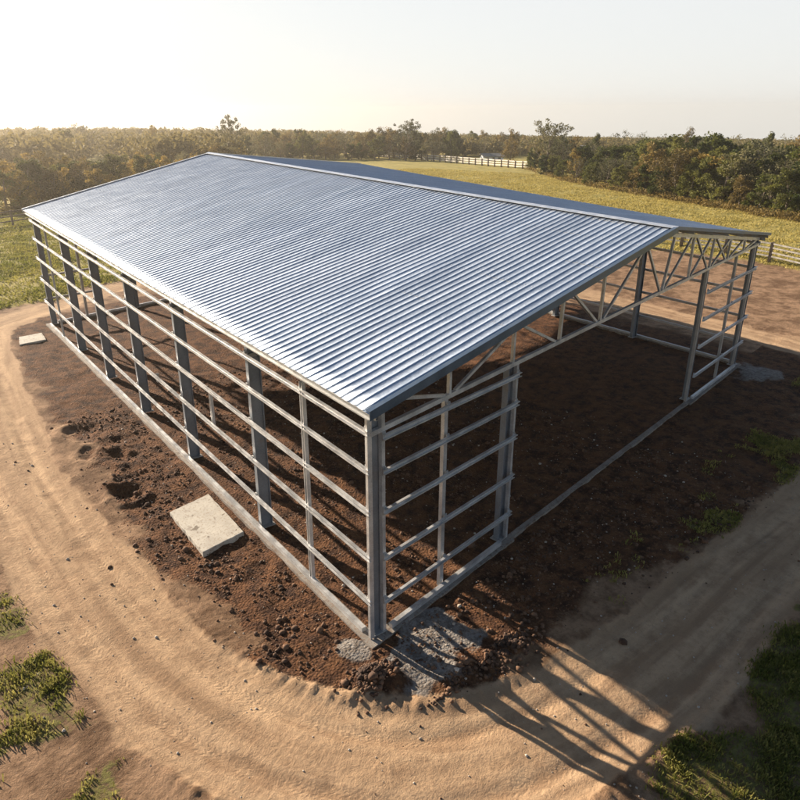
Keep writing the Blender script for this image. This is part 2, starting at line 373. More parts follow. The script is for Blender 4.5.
gx = graded(-6.5, 13, .065, -420, 900, .085); gy = graded(-7, 15.5, .065, -420, 900, .085)
X, Y = np.meshgrid(gx, gy); nx, ny = len(gx), len(gy)
Z, zz = ground_z(X.ravel(), Y.ravel(), True)
idx = np.arange(nx * ny).reshape(ny, nx)
F = np.stack([idx[:-1, :-1], idx[:-1, 1:], idx[1:, 1:], idx[1:, :-1]], -1).reshape(-1, 4)
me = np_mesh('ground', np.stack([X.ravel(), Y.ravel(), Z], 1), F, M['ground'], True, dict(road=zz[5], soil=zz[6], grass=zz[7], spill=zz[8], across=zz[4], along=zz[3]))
tag(link(bpy.data.objects.new('ground', me)), kind='structure')

# ------------------------------------------------------------------ the steel building
B = empty('steel_building')
tag(B, 'unclad galvanised steel frame building with a ribbed grey metal roof on bare earth', 'building')
# footing
mb = MB(); f0, f1 = -.20, .10
def ring_seg(a, b, c, d): # four (x,y) corners
    vs = [W(*p, -.45) for p in (a, b, c, d)] + [W(*p, 0) for p in (a, b, c, d)]
    mb.add(vs, [(0, 1, 2, 3), (7, 6, 5, 4), (0, 4, 5, 1), (1, 5, 6, 2), (2, 6, 7, 3), (3, 7, 4, 0)])
ring_seg((f0, f0), (5.15, f0), (5.15, f1), (f0, f1)); ring_seg((5.15, -.12), (17.45, -.12), (17.45, .05), (5.15, .05)); ring_seg((17.45, f0), (BW - f0, f0), (BW - f0, f1), (17.45, f1))
ring_seg((f0, BL - f1), (BW - f0, BL - f1), (BW - f0, BL - f0), (f0, BL - f0))
ring_seg((f0, f1), (f1, f1), (f1, BL - f1), (f0, BL - f1))
ring_seg((BW - f1, f1), (BW - f0, f1), (BW - f0, BL - f1), (BW - f1, BL - f1))
mb.build('footing', M['concrete'], B)

CY = [0, 5.28, 10.3, 14.95, 19.42, 24.0, BL]
FX = [4.86, 17.72]        # door jamb columns in the gables
def column(x, y, ztop, depthdir, b=.19, h=.38, mat='steel'):
    m = MB(); m.prism(W(x, y, .012), W(x, y, ztop), P_I(b, h), up=depthdir)
    o = m.build('column', M[mat], B)
    p = MB(); p.box(W(x, y, .012) , h + .1, b + .14, .022, ex=depthdir, ey=Vector((-depthdir[1], depthdir[0], 0)))
    for i in (-1, 1):
        for j in (-1, 1):
            c = W(x, y, .03) + Vector(depthdir) * i * (h/2 - .03) + Vector((-depthdir[1], depthdir[0], 0)) * j * (b/2 + .03)
            p.tube(c, c + Vector((0, 0, .04)), .016, .016)
    p.build('base_plate', M['galv_dull'], o)
    return o
for i, y in enumerate(CY):
    last = i in (0, len(CY) - 1)
    xo = .21 if not last else .19
    column(xo, y + (.12 if i == 0 else -.12 if last else 0), zl(y) + .1, EXN, h=.33 if not last else .27, b=.15)
    column(BW - xo, y + (.12 if i == 0 else -.12 if last else 0), zr(y) + .1, EXN, h=.33 if not last else .27, b=.15)
for y, s in ((.16, 1), (BL - .16, -1)):
    for x in FX: column(x, y, 4.75 + (.3 if x > 10 else 0) + (.5 if s < 0 else 0), EX, b=.16, h=.24)
# corner channels beside the corner columns
def cpost(name, x, y, z0, z1, mat='galv', w=.11, d=.09, up=EX):
    m = MB(); m.prism(W(x, y, z0), W(x, y, z1), P_C(d, w), up=up); return m.build(name, M[mat], B)
cpost('corner_channel', .34, -.02, .012, 5.02, 'galv', .09)
cpost('corner_channel', -.02, .0, .012, 5.05, 'galv', .10, .08, EXN)
cpost('corner_channel', BW - .42, -.02, .012, 5.35, 'galv_dull', .12)
cpost('corner_channel', FX[0] + .17, .0, .012, 4.8, 'galv', .08)
cpost('corner_channel', FX[1] - .22, .0, .012, 5.1, 'galv_dull', .1)
# light studs
cpost('stud', .03, 2.48, .012, 5.0, 'galv', .12, .09, EY)
cpost('stud', .03, 26.6, .012, 5.35, 'galv_dull', .10, .08, EY)
cpost('stud', 2.33, .03, .012, 4.72, 'galv', .12, .09)
cpost('stud', 20.85, .03, .012, 5.2, 'galv_dull', .12, .09)
cpost('stud', 2.0, BL - .1, .012, 5.6, 'galv_dull', .12, .09)
cpost('short_stud', .10, 7.95, 1.86, 2.98, 'galv', .10, .08, EY)
cpost('short_stud', .10, 12.6, 1.9, 2.2, 'galv_dull', .10, .08, EY)
# girts
LN = [.92, 1.98, 3.04, 3.94, 4.74]; LF = [1.28, 2.42, 3.48, 4.46, 5.34]
def girt(pa, pb, cleats, mat, outn, name='girt', w=.105, d=.065):
    m = MB(); pa = Vector(pa); pb = Vector(pb); a = (pb - pa).normalized()
    flip = 1 if a.cross(Vector((0, 0, 1))).dot(outn) > 0 else -1
    m.prism(pa, pb, P_C(d, w, flip=flip), up=(0, 0, 1)); o = m.build(name, M[mat], B)
    for c in cleats:
        q = MB(); q.box(Vector(c) - outn * .012, .09, .02, w + .075, ex=a, ey=outn)
        for s in (-1, 1): q.tube(Vector(c) + outn * .0 + Vector((0, 0, s * .07)), Vector(c) + outn * .035 + Vector((0, 0, s * .07)), .013, .013)
        q.build('cleat', M['galv_dull'], o)
    return o
OL = -EXN; OF = -EY.cross(Vector((0, 0, 1))).cross(Vector((0, 0, 1)))
OF = Vector((0, -1, 0)); ORt = EXN; OB = Vector((0, 1, 0))
for a, b in zip(LN, LF):
    z = lambda y: a + (b - a) * y / BL
    girt(W(-.03, -.02, a), W(-.03, BL + .02, b), [W(-.03, y + (.12 if y == 0 else 0), z(y)) for y in CY + [2.48]], 'galv', OL)
RN = [1.02, 2.15, 3.22, 4.25, 5.28]
for a in RN:
    b = a * 1.2
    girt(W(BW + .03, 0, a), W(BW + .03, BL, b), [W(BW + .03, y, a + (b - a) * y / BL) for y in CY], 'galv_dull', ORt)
for a in [.82, 1.88, 2.96, 3.84, 4.57]:
    girt(W(.30, -.05, a), W(FX[0] + .19, -.05, a - .03), [W(x, -.05, a) for x in (.34, 2.33, FX[0] + .12)], 'galv', OF)
for a in [1.02, 2.17, 3.22, 4.25]:
    girt(W(FX[1] - .12, -.05, a), W(BW + .06, -.05, a + .03), [W(x, -.05, a + .01) for x in (FX[1], 20.85, BW - .1)], 'galv', OF)
for a in [1.3, 2.5]:
    girt(W(0, BL + .05, a), W(2.6, BL + .05, a), [W(2.0, BL + .05, a)], 'galv_dull', OB)
# base channels on the footing
def base(pa, pb, mat='galv'):
    m = MB(); m.prism(Vector(pa) + Vector((0, 0, .055)), Vector(pb) + Vector((0, 0, .055)), P_box(.10, .105)); m.build('base_channel', M[mat], B)
base(W(-.04, .3, 0), W(-.04, BL - .3, 0)); base(W(BW + .04, .3, 0), W(BW + .04, BL - .3, 0), 'galv_dull')
base(W(.5, -.05, 0), W(FX[0] - .2, -.05, 0)); base(W(FX[1] + .2, -.05, 0), W(BW - .4, -.05, 0))
base(W(.4, BL, 0), W(BW - .4, BL, 0))
# trusses
def truss(y, full):
    e = MB(); yy = y + (.03 if y == 0 else 0)
    bz = lambda x: (4.76 + .012 * x + (.000) + .012 * x) if False else 4.70 + (5.26 - 4.70) * x / BW + (.5 * y / BL) + .25 * y / BL * x / BW
    tz = lambda x: roofz(x, y) - .24
    c = xr(y)
    t = MB(); t.prism(W(.05, yy, tz(.05)), W(c, yy, tz(c)), P_box(.09, .12)); t.prism(W(c, yy, tz(c)), W(BW - .05, yy, tz(BW - .05)), P_box(.09, .12))
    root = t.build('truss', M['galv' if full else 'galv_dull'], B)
    def mem(x0, top0, x1, top1, name='web_member', w=.075):
        m = MB(); p0 = W(x0, yy, (tz(x0) - .06) if top0 else bz(x0) + .05); p1 = W(x1, yy, (tz(x1) - .06) if top1 else bz(x1) + .05)
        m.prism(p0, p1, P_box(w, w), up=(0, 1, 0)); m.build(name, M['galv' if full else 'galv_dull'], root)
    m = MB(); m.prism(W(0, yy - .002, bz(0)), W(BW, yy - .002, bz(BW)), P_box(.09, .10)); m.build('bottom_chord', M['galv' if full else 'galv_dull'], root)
    if full:
        V = [(2.4, 2.4), (4.8, 4.8), (7.0, 6.95), (9.2, 9.15), (13.85, 13.4), (15.6, 15.6), (17.7, 17.6), (19.6, 19.5), (21.4, 21.4)]
        D = [(.85, 2.25), (4.7, 2.6), (5.05, 6.75), (7.45, 8.95), (11.55, 9.35), (11.85, 13.2), (15.4, 13.55), (15.9, 17.35), (17.3, 15.8), (17.95, 19.25), (19.45, 17.8), (21.2, 19.75), (22.9, 21.55)]
    else:
        V = [(x, x) for x in (3.5, 7, 10.3, 13.4, 16.6, 20)]
        D = [(.9, 3.3), (6.9, 3.7), (7.2, 10.1), (12.6, 10.5), (13.8, 16.4), (19.8, 16.8), (22.6, 20.2)]
    for a, b in V: mem(a, True, b, False)
    for a, b in D: mem(a, True, b, False, w=.065)
for y in CY: truss(y, y in (0,))
# purlins
for k, fx in enumerate([.0, .17, .34, .51, .68, .85, .985]):
    for side in (0, 1):
        def px(y):
            return (E0 + .06 + (xr(y) - E0 - .16) * fx) if side == 0 else (E1 - .06 - (E1 - xr(y) - .16) * fx)
        pl = MB(); a = W(px(0), -.26, roofz(px(0), 0) - .105); b = W(px(BL), BL + .12, roofz(px(BL), BL) - .105)
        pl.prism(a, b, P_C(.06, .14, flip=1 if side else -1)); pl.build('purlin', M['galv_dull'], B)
# roof sheets
def roof_side(side):
    pitch = .245; prof = [(0, 0), (.205, 0), (.220, .014), (.246, .014)]
    y0, y1 = -.30, BL + .18; n = int((y1 - y0) / pitch); ys = []; hs = []
    for i in range(n):
        for a, h in prof: ys.append(y0 + (i + a / .265) * (y1 - y0) / n); hs.append(h)
    ys.append(y1); hs.append(0); ns = 26
    V = []
    for j in range(ns + 1):
        t = j / ns
        for y, h in zip(ys, hs):
            yc = min(max(y, 0), BL); c = xr(y) + (-.01 if side == 0 else .01); e = E0 if side == 0 else E1
            x = e + (c - e) * t
            if j == 0: x += (.012 * math.sin(y * 9.1)) 
            wob = .006 * math.sin(y * 1.9 + j * 1.3) * math.sin(j * .8 + y * .37)
            V.append(W(x, y, roofz(x, y) + h + wob - .02))
    m = len(ys); idx = np.arange(m * (ns + 1)).reshape(ns + 1, m)
    F = np.stack([idx[:-1, :-1], idx[:-1, 1:], idx[1:, 1:], idx[1:, :-1]], -1).reshape(-1, 4)
    if side == 0: F = F[:, ::-1]
    me = np_mesh('roof_slope', np.array([tuple(v) for v in V]), F, M['roof'])
    o = link(bpy.data.objects.new('roof_slope', me), B)
    sm = o.modifiers.new('sheet', 'SOLIDIFY'); sm.thickness = .004; sm.offset = -1
roof_side(0); roof_side(1)
V = []; Fs = []
for fx in (.012, .17, .34, .51, .68, .85, .975):
    for i in range(122):
        y = -.30 + (i + .10 / .265 * 1.0) * (BL + .48) / 122
        x = E0 + (xr(y) - E0) * fx; c = np.array(W(x, y, roofz(x, y) - .02)); r = .011; b = len(V)
        for z in (0, .010): V += [tuple(c + [r * math.cos(t), r * math.sin(t), z]) for t in (0, 1.571, 3.142, 4.712)]
        Fs += [(b, b + 1, b + 5, b + 4), (b + 1, b + 2, b + 6, b + 5), (b + 2, b + 3, b + 7, b + 6), (b + 3, b, b + 4, b + 7), (b + 4, b + 5, b + 6, b + 7)]
o = link(bpy.data.objects.new('roof_screws', np_mesh('roof_screws', V, Fs, M['ridge'])), B); o['kind'] = 'stuff'
# ridge cap with notched closure strips
mb = MB(); y0, y1 = -.34, BL + .22
for s in (-1, 1):
    def q(x, y, dz): c = xr(y); return W(c + s * x, y, roofz(c + s * x, y) + dz)
    vs = [q(0, y0, .055), q(.20, y0, .045), q(.20, y0, .03), q(0, y0, .04), q(0, y1, .055), q(.20, y1, .045), q(.20, y1, .03), q(0, y1, .04)]
    mb.add(vs, [(0, 1, 5, 4), (1, 2, 6, 5), (2, 3, 7, 6), (0, 3, 2, 1), (4, 5, 6, 7)])
mb.build('ridge_cap', M['ridge'], B)
# gable rake trims
def rake(y, s, side, mat, drop, topw):
    m = MB(); xa, xb = (E0 - .03, xr(y)) if side == 0 else (xr(y), E1 + .03)
    ya = y - s * topw
    pts = []
    for x in (xa, xb):
        xs = min(max(x, E0), E1); z = roofz(xs, min(max(y, 0), BL))
        pts.append([W(x, y, z + .045), W(x, ya, z + .045), W(x, ya, z + .03), W(x, y - s * .012, z + .03), W(x, y - s * .012, z - drop), W(x, y, z - drop)])
    n = 6; vs = pts[0] + pts[1]
    m.add(vs, [(i, (i + 1) % n, n + (i + 1) % n, n + i) for i in range(n)] + [tuple(range(n - 1, -1, -1)), tuple(range(n, 2 * n))])
    m.build('rake_trim', M[mat], B)
rake(-.345, -1, 0, 'trim', .14, .12); rake(-.345, -1, 1, 'steel', .06, .10)
rake(BL + .23, 1, 0, 'ridge', .12, .12); rake(BL + .23, 1, 1, 'ridge', .12, .12)
# eave struts under the sheet edge
for x, zf, mt in ((-.02, zl, 'galv_dull'), (BW + .02, zr, 'galv_dull')):
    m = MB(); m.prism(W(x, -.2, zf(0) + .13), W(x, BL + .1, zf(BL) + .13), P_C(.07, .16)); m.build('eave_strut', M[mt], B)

# ------------------------------------------------------------------ concrete slabs beside the building
def slab(pts, z0, th, label):
    c = np.mean(pts, 0); root_z = float(ground_z([c[0]], [c[1]])[0])
    vs = []; n = 10
    ring = []
    for i in range(4):
        a = np.array(pts[i]); b = np.array(pts[(i + 1) % 4])
        for k in range(n):
            p = a + (b - a) * k / n; p = p + rng.normal(0, .008, 2); ring.append(p - c)
    m = len(ring)
    for z, sc in ((-.25, 1.0), (th - .012, 1.0), (th, .985)):
        vs += [(p[0] * sc, p[1] * sc, z) for p in ring]
    fs = []
    for l in range(2): fs += [(l * m + i, l * m + (i + 1) % m, (l + 1) * m + (i + 1) % m, (l + 1) * m + i) for i in range(m)]
    fs += [tuple(range(2 * m, 3 * m))]
    b = MB(); b.add(vs, fs); o = b.build('concrete_slab', M['slab'])
    o.location = (c[0], c[1], z0); tag(o, label, 'slab')
slab([(1.17, 7.62), (-.11, 7.57), (-.62, 5.25), (.63, 5.24)], -.06, .13, 'large square pale concrete slab in the dark soil outside the long wall')
slab([(4.0, 27.7), (5.05, 27.6), (4.7, 26.3), (3.5, 26.4)], -.08, .12, 'small pale concrete slab by the far left corner of the building')

# ------------------------------------------------------------------ loose earth
def blob_template(n):
    import bmesh
    out = []
    for k in range(n):
        bm = bmesh.new(); bmesh.ops.create_icosphere(bm, subdivisions=1, radius=1)
        V = np.array([v.co[:] for v in bm.verts]); Fc = np.array([[v.index for v in f.verts] for f in bm.faces]); bm.free()
        V = V * (1 + rng.normal(0, .22, (len(V), 1))); V[:, 2] *= .7; out.append((V, Fc))
    return out
BT = blob_template(6)
def scatter_blobs(name, P, S_, mat, label, cat):
    VV = []; FF = []; o = 0
    zs = ground_z(P[:, 0], P[:, 1])
    for i in range(len(P)):
        V, Fc = BT[i % 6]; a = rng.uniform(0, 6.28); c, s = math.cos(a), math.sin(a)
        v = V * S_[i]; v = np.stack([v[:, 0] * c - v[:, 1] * s, v[:, 0] * s + v[:, 1] * c, v[:, 2]], 1) + [P[i, 0], P[i, 1], zs[i] + S_[i] * .25]
        VV.append(v); FF.append(Fc + o); o += len(V)
    me = np_mesh(name, np.concatenate(VV), np.concatenate(FF), mat, False)
    tag(link(bpy.data.objects.new(name, me)), label, cat, kind='stuff')
def sample(n, x0, x1, y0, y1, fn):
    P = np.stack([rng.uniform(x0, x1, n), rng.uniform(y0, y1, n)], 1)
    return P[rng.uniform(0, 1, n) < fn(P[:, 0], P[:, 1])]
def wsoil(x, y):
    z = zones(x, y); return z[6] * (.25 + .75 * sstep(.45, .62, fbm(x, y, .8, 3, 5))) * np.where((np.abs(z[0]) < .36) | (np.abs(z[1]) < .36), 0, 1) * np.where(z[9] > 0, 1, .6) + .006
P = sample(34000, -6, 13, -6, 16, wsoil); scatter_blobs('soil_clods', P, np.abs(rng.gamma(2.0, .010, len(P))) + .006, M['clod'], 'lumps of dark turned soil around the footing and under the roof', 'soil')
c0 = np.concatenate([rng.normal([-.75, -.72], [.3, .2], (260, 2)), rng.normal([1.6, -2.3], [.45, .18], (200, 2)), rng.normal([.3, -2.0], [.5, .12], (90, 2))])
scatter_blobs('earth_heap', c0, rng.uniform(.015, .06, len(c0)), M['clod'], 'heaped clods of brown earth at the near corner of the footing', 'earth')
def wst(x, y):
    z = zones(x, y); return .25 * z[8] + .02 * z[5] + .04 + .05 * z[6]
P = sample(40000, -6.5, 14, -7.5, 16, wst); P = P[(np.abs(P[:, 0] - P[:, 1] * CA / SA) > .4) & (np.abs(P[:, 1]) > .4)]
scatter_blobs('gravel', P, rng.gamma(1.6, .006, len(P)) + .004, M['stone'], 'small pale stones scattered over the bare earth and the track', 'gravel')

# ------------------------------------------------------------------ ground plants
def blades(name, P, per, hgt, wid, spread, mat, label, cat, lean=.6):
    n = len(P) * per; base = np.repeat(P, per, 0) + rng.normal(0, 1, (n, 2)) * np.repeat(spread, per)[:, None]
    z = ground_z(base[:, 0], base[:, 1]); a = rng.uniform(0, 6.283, n); h = np.repeat(hgt, per) * rng.uniform(.5, 1.1, n); w = np.repeat(wid, per) * rng.uniform(.6, 1.2, n)
    d = np.stack([np.cos(a), np.sin(a)], 1); s = np.stack([-np.sin(a), np.cos(a)], 1); ln = rng.uniform(.1, 1, n) * lean
    V = np.zeros((n, 4, 3)); V[:, 0, :2] = base - s * w[:, None] * .35; V[:, 1, :2] = base + s * w[:, None] * .35
    V[:, 0, 2] = z - .01; V[:, 1, 2] = z - .01
    mid = base + d * (h * ln * .5)[:, None]
    V[:, 2, :2] = base + d * (h * ln)[:, None] + s * w[:, None] * .5; V[:, 3, :2] = base + d * (h * ln)[:, None] - s * w[:, None] * .5
    V[:, 2, 2] = z + h; V[:, 3, 2] = z + h * rng.uniform(.8, 1, n)
    F = np.arange(n * 4).reshape(n, 4)
    me = np_mesh(name, V.reshape(-1, 3), F, mat)
    tag(link(bpy.data.objects.new(name, me)), label, cat, kind='stuff')
def wg(x, y):
    z = zones(x, y); return sstep(.15, .7, z[7]) * (.10 + .9 * sstep(.44, .60, fbm(x, y, .45, 4, 99)))
P = sample(15000, -11, 0, -1, 12, lambda x, y: wg(x, y) * sstep(16, 6, np.hypot(x + 8, y + 8) * 0 + 6)); 
blades('weeds', P, 12, rng.uniform(.03, .12, len(P)), np.full(len(P), .024), rng.uniform(.04, .12, len(P)), M['weed'], 'low leafy weeds in clumps left of the dirt track', 'weeds', 1.1)
P = sample(30000, -2, 16, -10.5, -5.2, wg)
blades('low_grass', P, 11, rng.uniform(.03, .11, len(P)), np.full(len(P), .020), rng.uniform(.04, .12, len(P)), M['weed'], 'patchy green grass beyond the bend of the track in front', 'grass', 1.1)
P = sample(30000, 4, 24, -5.2, -2, lambda x, y: zones(x, y)[7] * .5)
blades('sparse_weeds', P, 7, rng.uniform(.03, .1, len(P)), np.full(len(P), .025), np.full(len(P), .05), M['weed'], 'sparse weeds in the shaded earth before the open gable', 'weeds', 1.1)
P = sample(60000, -4, 40, 33, 84, lambda x, y: sstep(.4, .8, zones(x, y)[7]) * (.3 + .7 * sstep(.4, .6, fbm(x, y, 2.5, 3, 12))))
blades('meadow_grass', P, 5, rng.uniform(.06, .18, len(P)), np.full(len(P), .08), np.full(len(P), .2), M['field_green'], 'green and gold meadow grass beyond the far left corner', 'grass', 1.0)
P = sample(90000, 46, 112, 0, 92, lambda x, y: sstep(.4, .8, zones(x, y)[7]) * (.25 + .75 * sstep(.42, .6, fbm(x, y, 4, 3, 13))))
blades('dry_field_grass', P, 5, rng.uniform(.06, .18, len(P)), np.full(len(P), .10), np.full(len(P), .3), M['field'], 'dry golden grass of the field behind the building', 'grass', 1.0)

# ------------------------------------------------------------------ trees
def leaf_cloud(centers, rad, per, size, flat=.8):
    n = len(centers) * per
    c = np.repeat(centers, per, 0); r = np.repeat(rad, per)
    d = rng.normal(0, 1, (n, 3)); d /= np.linalg.norm(d, axis=1)[:, None]
    c = c + d * (r * rng.uniform(.25, 1, n) ** .6)[:, None] * [1, 1, flat]
    a = rng.normal(0, 1, (n, 3)); a /= np.linalg.norm(a, axis=1)[:, None]; b = np.cross(a, rng.normal(0, 1, (n, 3))); b /= np.linalg.norm(b, axis=1)[:, None]
    s = size * rng.uniform(.55, 1.3, n)[:, None]
    V = np.stack([c - a * s, c - b * s * .55, c + a * s * .9, c + b * s * .6], 1)
    return V.reshape(-1, 3), np.arange(n * 4).reshape(n, 4)
def make_tree(h, spread, kind, name, leaf, nl=9, per=46, size=.13, low=.25, clump=.5):
    """trunk mesh and crown mesh about the origin"""
    t = MB(); tips = []; r0 = .035 * h * (.7 if kind == 'bushy' else .8)
    p = Vector((0, 0, -.3)); d = Vector((random.uniform(-.08, .08), random.uniform(-.08, .08), 1)); segs = 5; hh = h * (.75 if kind != 'open' else .55)
    pts = [p]
    for i in range(segs):
        q = p + d.normalized() * (hh + .3) / segs; t.tube(p, q, r0 * (1 - i / segs * .7), r0 * (1 - (i + 1) / segs * .7), 7)
        d = d + Vector((random.uniform(-.13, .13), random.uniform(-.13, .13), 0)); p = q; pts.append(p)
    def at(f): f = f * segs; i = min(int(f), segs - 1); return pts[i].lerp(pts[i + 1], f - i)
    for k in range(nl):
        f = low + (1 - low) * (k + random.random() * .6) / nl; a = k * 2.4 + random.uniform(-.4, .4); b = at(min(f, 1))
        L = spread * (1.05 - .45 * f if kind == 'bushy' else .75 + .25 * math.sin(f * 3)) * random.uniform(.75, 1.15)
        el = .25 + f * (1.0 if kind != 'open' else 1.15)
        e = b + Vector((math.cos(a) * math.cos(el), math.sin(a) * math.cos(el), math.sin(el))) * L
        mid = b.lerp(e, .5) + Vector((0, 0, -.06 * L)); rr = r0 * .38 * (1.1 - f * .5)
        t.tube(b, mid, rr, rr * .65, 5); t.tube(mid, e, rr * .65, rr * .25, 5)
        tips += [mid.lerp(e, .4), e]
        for j in range(3):
            a2 = a + random.uniform(-1.1, 1.1); e2 = mid.lerp(e, .3 * j) + Vector((math.cos(a2), math.sin(a2), random.uniform(.1, 1.1))).normalized() * L * random.uniform(.3, .55)
            t.tube(mid.lerp(e, .3 * j), e2, rr * .35, rr * .12, 4); tips.append(e2)
    tips.append(Vector((pts[-1].x, pts[-1].y, hh + spread * .15)))
    C = np.array([tuple(v) for v in tips]); rad = rng.uniform(.6, 1.15, len(C)) * clump
    V, Fq = leaf_cloud(C, rad, per, size)
    if kind == 'bushy':
        nb = 14; aa = rng.uniform(0, 6.28, nb); rr = rng.uniform(.3, .85, nb) * spread; C2 = np.stack([np.cos(aa) * rr, np.sin(aa) * rr, rng.uniform(.06, .4, nb) * h], 1)
        V2, F2 = leaf_cloud(C2, rng.uniform(.8, 1.3, nb) * clump, per, size); Fq = np.concatenate([Fq, F2 + len(V)]); V = np.concatenate([V, V2])
    return t.mesh(name + '_trunk', M['bark']), np_mesh(name + '_crown', V, Fq, M[leaf])
PROT = []
def proto(kind, leaf, **kw):
    vs = [make_tree(6.0, kw.get('spread', 2.1), kind, kind, leaf, **{k: v for k, v in kw.items() if k != 'spread'}) for _ in range(2)]
    PROT.append(vs); return len(PROT) - 1
K = dict(
    olive=proto('bushy', 'leaf_olive', spread=2.2, nl=11, per=64, clump=.55, low=.15),
    green=proto('bushy', 'leaf_green', spread=1.9, nl=11, per=75, clump=.55, low=.12),
    rust=proto('bushy', 'leaf_rust', spread=2.3, nl=11, per=40, clump=.62, low=.2),
    grey=proto('open', 'leaf_grey', spread=2.5, nl=12, per=26, clump=.5, low=.25, size=.11),
    gold=proto('bushy', 'leaf_gold', spread=2.0, nl=10, per=44, clump=.55, low=.15),
    bare=proto('open', 'leaf_grey', spread=2.6, nl=13, per=11, clump=.42, low=.3, size=.10),
    tuft=proto('open', 'leaf_grey', spread=3.0, nl=14, per=42, clump=.40, low=.35, size=.10))
KN = {'olive': ('leafy_tree', 'olive green'), 'green': ('evergreen_tree', 'dark green'), 'rust': ('leafy_tree', 'russet brown'), 'grey': ('thin_tree', 'thin grey brown'), 'gold': ('leafy_tree', 'golden green'), 'bare': ('bare_tree', 'almost bare grey'), 'tuft': ('tall_tree', 'grey brown')}
CAMX, CAMY, CAMZ, YAW = -8.407, -8.103, 10.141, 48.742
def place_tree(k, bearing, dist, h, wide, label, group, cat='tree'):
    b = R(YAW + bearing); x = CAMX + dist * math.sin(b); y = CAMY + dist * math.cos(b); z = float(ground_z([x], [y])[0])
    tm, cm = PROT[K[k]][random.randrange(2)]
    r = empty(KN[k][0], (x, y, z), random.uniform(0, 6.28)); s = h / 5.4; r.scale = (s * wide, s * wide, s)
    link(bpy.data.objects.new('trunk', tm), r); link(bpy.data.objects.new('crown', cm), r)
    tag(r, label, cat, group); return r
def brg(px): return math.degrees(math.atan((px - 400) / 753.6))
def interp(x, xs, ys): return float(np.interp(x, xs, ys))
# belt along the right of the field: rows going back from its edge
EDX = [500, 525, 545, 570, 600, 640, 700, 780, 840]; EDD = [190, 160, 142, 128, 118, 110, 100, 91, 86]
SKY_ = [500, 540, 600, 650, 700, 760, 840]; SKV = [143, 139, 139, 137, 134, 137, 139]
def zmax(d, v): return CAMZ - d * (v - 116) / 753.6
for row, (dd, sp) in enumerate([(1, 13), (5, 17), (11, 18), (19, 19), (30, 20), (46, 22)]):
    px = 522 + row * 3
    while px < 835:
        px += sp * random.uniform(.7, 1.3) * (1 if px < 640 else 1.25)
        d = interp(px, EDX, EDD) + dd + random.uniform(-1.5, 1.5)
        top = zmax(d, interp(px, SKY_, SKV) + random.uniform(-3, 9) + (8 if row in (1,) else 0)); gz = -.1 - .022 * max(d - 150, 0)
        h = max(top - gz, 3.0)
        if row == 0: h *= random.uniform(.45, .75)
        k = random.choices(['olive', 'green', 'rust', 'grey', 'bare', 'gold'], [3.6, 4, 2.4, 2.2, .8, 1.6])[0]
        nm = KN[k][1]
        if row <= 1: lab = f'{nm} tree at the front edge of the right-hand belt, on the field edge'
        elif row <= 4: lab = f'{nm} tree standing within the right-hand belt beyond the field'
        else: lab = f'{nm} tree at the back of the right-hand belt, under the skyline'
        place_tree(k, brg(px), d, h, random.uniform(1.0, 1.4), lab, lab.replace(nm + ' tree', nm + ' trees'))
# centre wood behind the white fence
for row, (dd, sp) in enumerate([(0, 13), (9, 13), (20, 14), (34, 15)]):
    px = 226 + row * 4
    while px < 548:
        px += sp * random.uniform(.7, 1.3)
        d = interp(px, [226, 340, 430, 480, 548], [205, 205, 200, 235, 235]) + dd + random.uniform(-3, 3)
        top = zmax(d, interp(px, [226, 300, 380, 440, 500, 548], [131, 134, 132, 131, 136, 139]) + random.uniform(-2, 6)); gz = -.1 - .022 * max(d - 150, 0)
        h = max(top - gz, 3.2)
        if row == 0: h *= random.uniform(.6, .95)
        k = random.choices(['olive', 'rust', 'grey', 'green', 'bare'], [3, 3, 3, 2, 1])[0]; nm = KN[k][1]
        lab = f'{nm} tree in the wood behind the long white fence'
        place_tree(k, brg(px), d, h, random.uniform(.95, 1.3), lab, lab.replace('tree', 'trees'))
# left belt beyond the meadow
for row, (dd, sp) in enumerate([(0, 15), (5, 15), (11, 16), (19, 18), (30, 20)]):
    px = -30 + row * 5
    while px < 215:
        px += sp * random.uniform(.7, 1.3)
        d = interp(px, [-30, 10, 60, 110, 160, 215], [92, 95, 99, 108, 122, 140]) + dd + random.uniform(-1.5, 1.5)
        top = zmax(d, interp(px, [-30, 10, 40, 62, 120, 160, 190, 215], [148, 150, 152, 154, 152, 147, 145, 143]) + random.uniform(-2, 11)); h = max(top + .1 - (-.022 * max(d - 150, 0)), 2.6)
        if row == 0: h *= random.uniform(.55, .9)
        k = random.choices(['gold', 'olive', 'rust', 'green', 'grey'], [7, 3, 2, 1.5, 1])[0]; nm = KN[k][1]
        lab = f'backlit {nm} tree in the hedge belt left of the roof, beyond the meadow'
        place_tree(k, brg(px), d, h, random.uniform(1.0, 1.4), lab, lab.replace('tree', 'trees'))
